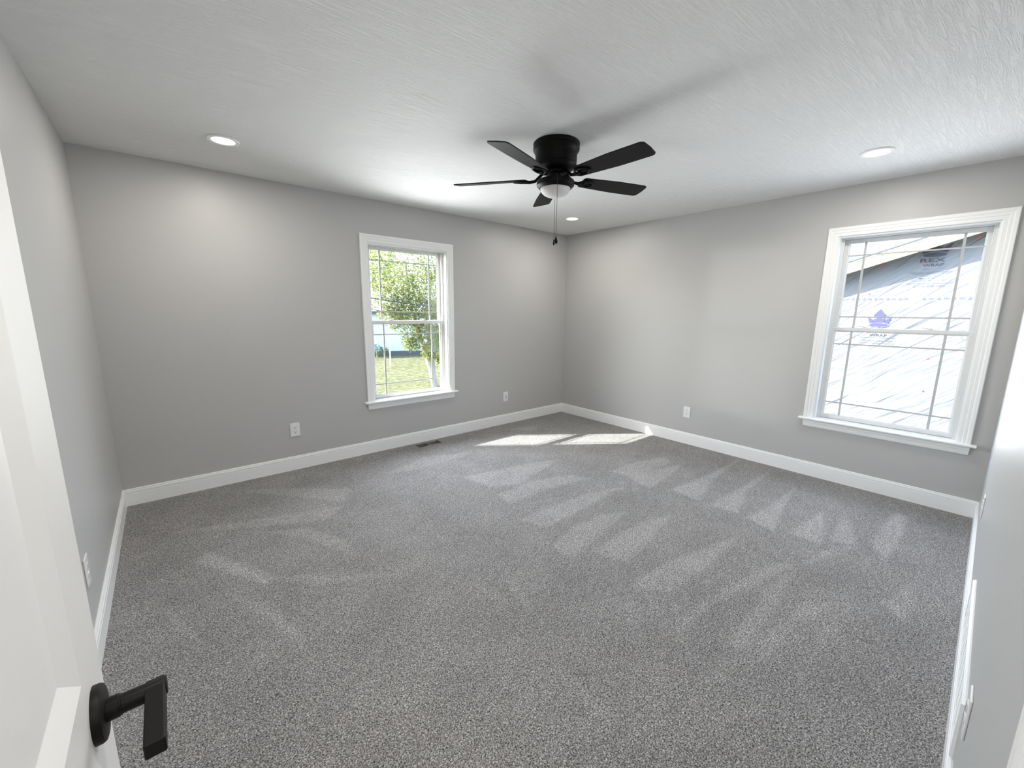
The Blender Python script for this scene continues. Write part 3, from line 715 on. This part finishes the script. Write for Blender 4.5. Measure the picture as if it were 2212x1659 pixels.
def leaves(mb, centers, n, size):
    for _ in range(n):
        c, r = random.choice(centers)
        d = Vector((random.gauss(0, 1), random.gauss(0, 1), random.gauss(0, 1))).normalized()*r*random.random()**.4
        p = Vector(c) + d
        a = Vector((random.gauss(0, 1), random.gauss(0, 1), random.gauss(0, .6))).normalized(); b = a.orthogonal().normalized()
        b.rotate(Matrix.Rotation(random.random()*6.28, 3, a)); s = size*random.uniform(.6, 1.2)
        mb.cur = random.choices((0, 1, 2), (5, 4, 2))[0]
        nrm = a.cross(b)*s*.12
        mb.add([p - a*s*.5, p + b*s*.30 + nrm, p + a*s*.55, p - b*s*.30 + nrm], [(0, 1, 2), (0, 2, 3)])


LM = [M['leaf'], M['leafpale'], M['leafdark']]


def tree(name, base, trunks, crowns, nl, size, label):
    T = empty(name, base); tag(T, label, 'tree', 'trees on the lawn')
    mb = MB()
    for pts, r0, r1 in trunks:
        k = len(pts); mb.tube(pts, [r0 + (r1-r0)*i/(k-1) for i in range(k)], 10)
    mb.build('trunk', M['bark'], T)
    br = MB()
    for c, r in crowns:
        c = Vector(c); st = min((Vector(q) for t_ in trunks for q in t_[0][2:]), key=lambda q: (q-c).length + max(0, q.z-c.z)*2)
        midp = (st + c)/2 + Vector((random.uniform(-.1, .1), 0, random.uniform(-.1, .1)))
        br.tube([st, midp, c, c + (c-st).normalized()*r*.5], [.015, .011, .008, .004], 6)
    br.build('branches', M['bark'], T)
    lf = MB(); leaves(lf, crowns, nl, size); lf.build('foliage', LM, T)
    return T


tree('maple_tree', (1.16, 5.68, GZ),
     [([(0, 0, .002), (-.1, .0, .5), (-.28, .05, 1.1), (-.46, .1, 1.6), (-.6, .15, 2.3), (-.65, .2, 3.2)], .10, .03), ([(-.03, 0, .25), (-.08, .05, 1.0), (-.1, .1, 1.8), (0, .1, 2.8)], .07, .03)],
     [((-.5, .2, 2.7), .75), ((-1.0, .0, 2.5), .55), ((.05, .1, 2.6), .6), ((-.2, .3, 3.6), .9), ((-1.2, .4, 3.5), .8), ((.3, .2, 3.3), .7), ((-.9, -.2, 1.75), .38), ((-.35, -.1, 1.55), .32), ((.15, .1, 1.75), .40), ((-.2, -.2, 1.0), .28), ((-.75, -.2, 1.25), .26), ((.22, .1, 1.2), .22), ((.25, 0, .75), .2), ((-.1, -.1, 2.1), .45), ((-1.2, -.1, 1.9), .35), ((-.6, 0, 2.1), .45), ((-.05, -.15, 1.4), .3), ((-1.4, -.1, 2.35), .4), ((-1.45, 0, 3.0), .5), ((-.6, -.35, 2.6), .45), ((-.3, -.3, 2.0), .35), ((-.95, -.3, 2.2), .35), ((.25, -.1, 2.9), .5), ((.2, -.05, 2.2), .4), ((-.3, -.1, 3.1), .6)],
     17000, .07, 'leafy yellow green tree with forked pale trunk filling the left window')
tree('background_tree', (5.6, 20.5, GZ), [([(0, 0, .002), (.1, 0, 2), (0, .1, 4.5)], .2, .08)],
     [((0, 0, 4.2), 1.8), ((-1.6, .2, 3.6), 1.3), ((1.4, .3, 3.8), 1.4), ((.3, 0, 5.6), 1.4), ((-1.2, 0, 2.6), .8), ((1.0, 0, 2.5), .8)], 5200, .20, 'tree with darker leaves standing behind the pale shed')

S_ = empty('garden_shed', (4.6, 14.6, GZ+.003), (0, 0, -.35)); tag(S_, 'pale blue outbuilding with light roof beyond the lawn', 'shed')
MB().box((-3.2, -1.4, 0), (3.2, 1.4, 1.95)).build('siding_wall', M['siding'], S_)
MB().add([(-3.5, -1.7, 1.9), (3.5, -1.7, 1.9), (3.5, 0, 2.75), (-3.5, 0, 2.75), (-3.5, 1.7, 1.9), (3.5, 1.7, 1.9), (-3.5, -1.7, 1.97), (3.5, -1.7, 1.97), (3.5, 0, 2.82), (-3.5, 0, 2.82), (-3.5, 1.7, 1.97), (3.5, 1.7, 1.97)],
         [(6, 7, 8, 9), (9, 8, 11, 10), (0, 1, 2, 3), (3, 2, 5, 4), (0, 1, 7, 6), (4, 5, 11, 10), (0, 3, 9, 6), (3, 4, 10, 9), (1, 2, 8, 7), (2, 5, 11, 8)]).build('roof', M['shedroof'], S_)
MB().box((-3.5, -1.73, 1.83), (3.5, -1.70, 1.97)).build('fascia', M['darktrim'], S_)
MB().box((-3.22, -1.44, 0), (3.22, -1.40, .2)).build('base_course', M['darktrim'], S_)
hb = empty('low_hedge', (2.6, 13.1, GZ)); tag(hb, 'small dark shrub at the left foot of the pale shed', 'shrub')
lf = MB(); leaves(lf, [((0, 0, .36), .28), ((.3, -.1, .28), .2)], 500, .07); lf.build('foliage', [M['leafdark'], M['leafdark'], M['leaf']], hb); MB().tube([(0, 0, .002), (0, 0, .3)], .02, 6).build('stem', M['bark'], hb)
P_ = empty('garden_pole', (1.82, 9.99, GZ)); tag(P_, 'thin white pole standing on the lawn before the shed', 'pole')
MB().tube([(0, 0, 0), (0, 0, 2.3)], .022, 10).build('shaft', M['pole'], P_); MB().lathe([(.028, 2.29), (.03, 2.33), (.005, 2.36)], 12).build('cap', M['pole'], P_)


def cable(pts, r, label):
    p = []
    for k in range(25):
        t = k/24; q = Vector(pts[0]).lerp(Vector(pts[1]), t); q.z -= .15*(1-(2*t-1)**2) - .0; p.append(q)
    o = MB().tube(p, r, 8).build('overhead_cable', M['cable']); tag(o, label, 'cable', 'overhead cables')


cable([(-8, 4.2, 2.530), (9, 4.2, 0.737)], .011, 'dark thick overhead cable crossing the tree, the upper one')
cable([(-8, 4.3, 2.452), (9, 4.3, 0.314)], .0075, 'dark thin overhead cable crossing the tree, the lower one')

# ------------------------------------------------------------------ OUTDOORS through the right window: wrapped gable wing
XW = 3.5
K = empty('house_wing', (XW, -3.1, GZ)); tag(K, 'unfinished house gable in printed white weather wrap with raw pine rake board', 'building')
BASEK = Vector((XW, -3.1, GZ))


def kb(mb, name, mats, parent=None, bevel=0):
    """geometry written in world coordinates, stored relative to the wing"""
    mb.v = [v - BASEK for v in mb.v]
    return mb.build(name, mats, parent or K, bevel)


rk = lambda y: 2.0 + .331*(-2.442 - y)                     # lower edge of the rake board at x = 3.23
gm = MB(); y0, y1, yr = 1.5, -9.5, -4.6
pt = lambda y: rk(y) + .10 if y > yr else rk(2*yr - y) + .10
cols = [y0 + (y1-y0)*i/60 for i in range(61)]
vs = [(XW, y, GZ) for y in cols] + [(XW, y, max(GZ+.1, pt(y))) for y in cols] + [(XW+.15, y, GZ) for y in cols] + [(XW+.15, y, max(GZ+.1, pt(y))) for y in cols]
n = 61; fs = []
for i in range(60):
    fs += [(i, i+1, n+i+1, n+i), (2*n+i, 2*n+i+1, 3*n+i+1, 3*n+i), (n+i, n+i+1, 3*n+i+1, 3*n+i)]
gm.add(vs, fs); kb(gm, 'wrap_sheet', M['wrap'])
ya, yb_ = 1.6, yr


def slab(x0, x1, lo_, hi_):
    q = MB()
    for a, b, f in ((ya, yb_, lambda y: rk(y)), (yb_, 2*yb_-ya, lambda y: rk(2*yr-y))):
        q.add([(x0, a, f(a)+lo_), (x1, a, f(a)+lo_), (x1, b, f(b)+lo_), (x0, b, f(b)+lo_), (x0, a, f(a)+hi_), (x1, a, f(a)+hi_), (x1, b, f(b)+hi_), (x0, b, f(b)+hi_)],
              [(0, 1, 2, 3), (4, 5, 6, 7), (0, 1, 5, 4), (1, 2, 6, 5), (2, 3, 7, 6), (3, 0, 4, 7)])
    return q


kb(slab(3.23, 3.268, 0, .128), 'rake_board', M['pine'])
kb(slab(3.268, XW, .112, .126), 'soffit_sheathing', M['soffit'])
kb(slab(3.222, XW+2.5, .130, .150), 'roof_sheathing', M['drip'])
kb(slab(3.212, XW+2.5, .152, .168), 'roof_edge', M['darktrim'])  # shadow line of the shingle edge put into its dark colour
# higher main roof behind, its courses running along the gable
rm = MB(); rs = .62
rm.add([(0, -9, 0), (0, 6, 0), (6.5, 6, 6.5*rs), (6.5, -9, 6.5*rs), (0, -9, -.1), (0, 6, -.1), (6.5, 6, 6.5*rs-.1), (6.5, -9, 6.5*rs-.1)], [(0, 1, 2, 3), (4, 5, 6, 7), (0, 1, 5, 4), (1, 2, 6, 5), (2, 3, 7, 6), (3, 0, 4, 7)])
ro = rm.build('shingle_roof', M['shingle'], K); ro.location = Vector((5.2, -1.0, 2.15)) - BASEK


def text_mesh(body, bold=0.0):
    cu = bpy.data.curves.new('lettering', 'FONT'); cu.body = body; cu.size = 1.0; cu.offset = bold; cu.resolution_u = 3; cu.extrude = 0.0
    o = bpy.data.objects.new('lettering', cu); C.objects.link(o)
    dg = bpy.context.evaluated_depsgraph_get(); me = bpy.data.meshes.new_from_object(o.evaluated_get(dg))
    bpy.data.objects.remove(o); bpy.data.curves.remove(cu)
    return me


def put_text(mb, body, yl, yr_, zb, zt, bold=0.0, flip=False, skew=0.0):
    """lettering on the wrap: left edge at y = yl, right edge at y = yr_ (seen from the room), baseline zb, top zt"""
    me = text_mesh(body, bold)
    xs_ = [v.co.x for v in me.vertices]; ys_ = [v.co.y for v in me.vertices]
    x0, x1, yy0, yy1 = min(xs_), max(xs_), min(ys_), max(ys_)
    vs = []
    for v in me.vertices:
        a = (v.co.x-x0)/(x1-x0); b = (v.co.y-yy0)/(yy1-yy0)
        if flip: a, b = 1-a, 1-b
        vs.append((XW-.006, yl + (yr_-yl)*a - skew*(b-.5), zb + (zt-zb)*b))
    mb.add(vs, [tuple(p.vertices) for p in me.polygons])
    bpy.data.meshes.remove(me)


def bar(mb, yl, yr_, z, t): mb.box((XW-.0062, min(yl, yr_), z-t/2), (XW-.0055, max(yl, yr_), z+t/2))


def poly(mb, pts, dx=.006): mb.add([(XW-dx, y, z) for y, z in pts], [tuple(range(len(pts)))])


def ell(yc, zc, ry, rz, n=32): return [(yc + ry*math.cos(2*PI*k/n), zc + rz*math.sin(2*PI*k/n)) for k in range(n)]


def crown(mb, yc, zb, s, ink, paper):
    """crown emblem: zb bottom, s overall width; points, band and a lens-shaped rim"""
    h = s*.46
    mb.cur = ink
    Y = lambda a: yc - a*s
    Z = lambda b: zb + b*s
    poly(mb, [(Y(-.36), Z(.0)), (Y(.36), Z(.0)), (Y(.40), Z(.14)), (Y(-.40), Z(.14))])
    poly(mb, [(Y(-.40), Z(.14)), (Y(-.22), Z(.14)), (Y(-.28), Z(.30)), (Y(-.52), Z(.46))])
    poly(mb, [(Y(.22), Z(.14)), (Y(.40), Z(.14)), (Y(.52), Z(.46)), (Y(.28), Z(.30))])
    poly(mb, [(Y(-.24), Z(.14)), (Y(.24), Z(.14)), (Y(.20), Z(.50)), (Y(.28), Z(.50)), (Y(0), Z(.86)), (Y(-.28), Z(.50)), (Y(-.20), Z(.50))])
    mb.cur = paper
    poly(mb, ell(yc, zb+.00*s, .44*s, .135*s), .0068)
    poly(mb, ell(Y(-.16), zb+.38*s, .05*s, .05*s), .0068); poly(mb, ell(Y(.16), zb+.38*s, .05*s, .05*s), .0068); poly(mb, ell(yc, zb+.42*s, .035*s, .035*s), .0068)
    mb.cur = ink
    poly(mb, ell(yc, zb+.0*s, .385*s, .10*s), .0076)


INKS = [M['ink'], M['wrap'], M['ink_reflection'], M['ink_grey']]
mb = MB(); crown(mb, -3.277, 2.208, .295, 0, 1); kb(mb, 'crown_emblem', INKS)
mb = MB(); put_text(mb, 'REX', -3.150, -3.388, 2.117, 2.166, .022); kb(mb, 'brand_lettering', M['ink'])
mb = MB(); put_text(mb, 'WRAP', -3.184, -3.376, 2.061, 2.099, .004); kb(mb, 'product_lettering', M['ink'])
mb = MB(); put_text(mb, 'Alpha', -3.188, -3.235, 2.034, 2.046, .01); put_text(mb, 'ProTech', -3.188, -3.262, 2.019, 2.031, .01); bar(mb, -3.272, -3.274, 2.032, .028); put_text(mb, 'Engineered', -3.282, -3.368, 2.026, 2.038, 0)
bar(mb, -3.055, -3.499, 1.993, .004); put_text(mb, 'WEATHER RESISTANT BARRIER', -3.090, -3.462, 1.963, 1.982, .01)
put_text(mb, 'BOCA 1637', -3.185, -3.365, 1.934, 1.950, .004); put_text(mb, 'Meets & Exceeds', -3.170, -3.378, 1.905, 1.921, .004); put_text(mb, 'all building Code Requirements', -3.100, -3.462, 1.874, 1.893, .004)
bar(mb, -3.054, -3.495, 1.847, .004); put_text(mb, 'ICC ES ESR-1602', -3.125, -3.420, 1.798, 1.825, .004); kb(mb, 'certification_print', M['ink_grey'])
# lower print
mb = MB(); crown(mb, -2.836, 1.285, .262, 2, 1); kb(mb, 'crown_emblem', INKS)
mb = MB(); put_text(mb, 'REX', -2.720, -2.960, 1.180, 1.228, .022); kb(mb, 'brand_lettering', M['ink'])
mb = MB(); put_text(mb, 'WRAP', -2.752, -2.942, 1.122, 1.160, .004); kb(mb, 'product_lettering', M['ink'])
mb = MB(); bar(mb, -2.646, -3.034, 1.106, .004); put_text(mb, 'WEATHER RESISTANT BARRIER', -2.672, -3.012, 1.052, 1.072, .01); bar(mb, -2.646, -3.034, 1.028, .004); kb(mb, 'certification_print', M['ink_grey'])
# seam tape with its small repeated print
mb = MB(); mb.box((XW-.0016, -9.0, 1.617), (XW-.0004, 1.2, 1.677)); tp = kb(mb, 'seam_tape', M['tape'])
def tape_print(body_y, flip, crown_y):
    mb = MB()
    if body_y: put_text(mb, 'REX', body_y[0], body_y[1], 1.636, 1.661, .012, flip=flip)
    mb.mi = [3]*len(mb.mi)
    crown(mb, crown_y, 1.640, .040, 3, 1)
    for v in mb.v: v.x -= .001
    kb(mb, 'tape_print', INKS, tp)


for k in range(8): tape_print((-3.040+.127*k, -3.095+.127*k), True, -3.013+.127*k)
tape_print(None, False, -3.250)
for k in range(6): tape_print((-3.298-.138*k, -3.355-.138*k), False, -3.388-.138*k)
for y, zz in ((-2.783, 2.108), (-3.636, 2.385), (-2.681, 1.72), (-3.191, 2.086), (-3.394, .854), (-3.407, .414), (-2.3, 1.2), (-4.0, 1.3)):
    q = MB(); q.lathe([(.012, 0), (.012, .003), (.008, .006), (.001, .007)], 16); q.v = [Vector((XW - v.z, y + v.x, zz + v.y)) for v in q.v]; kb(q, 'cap_nail', M['redcap'])
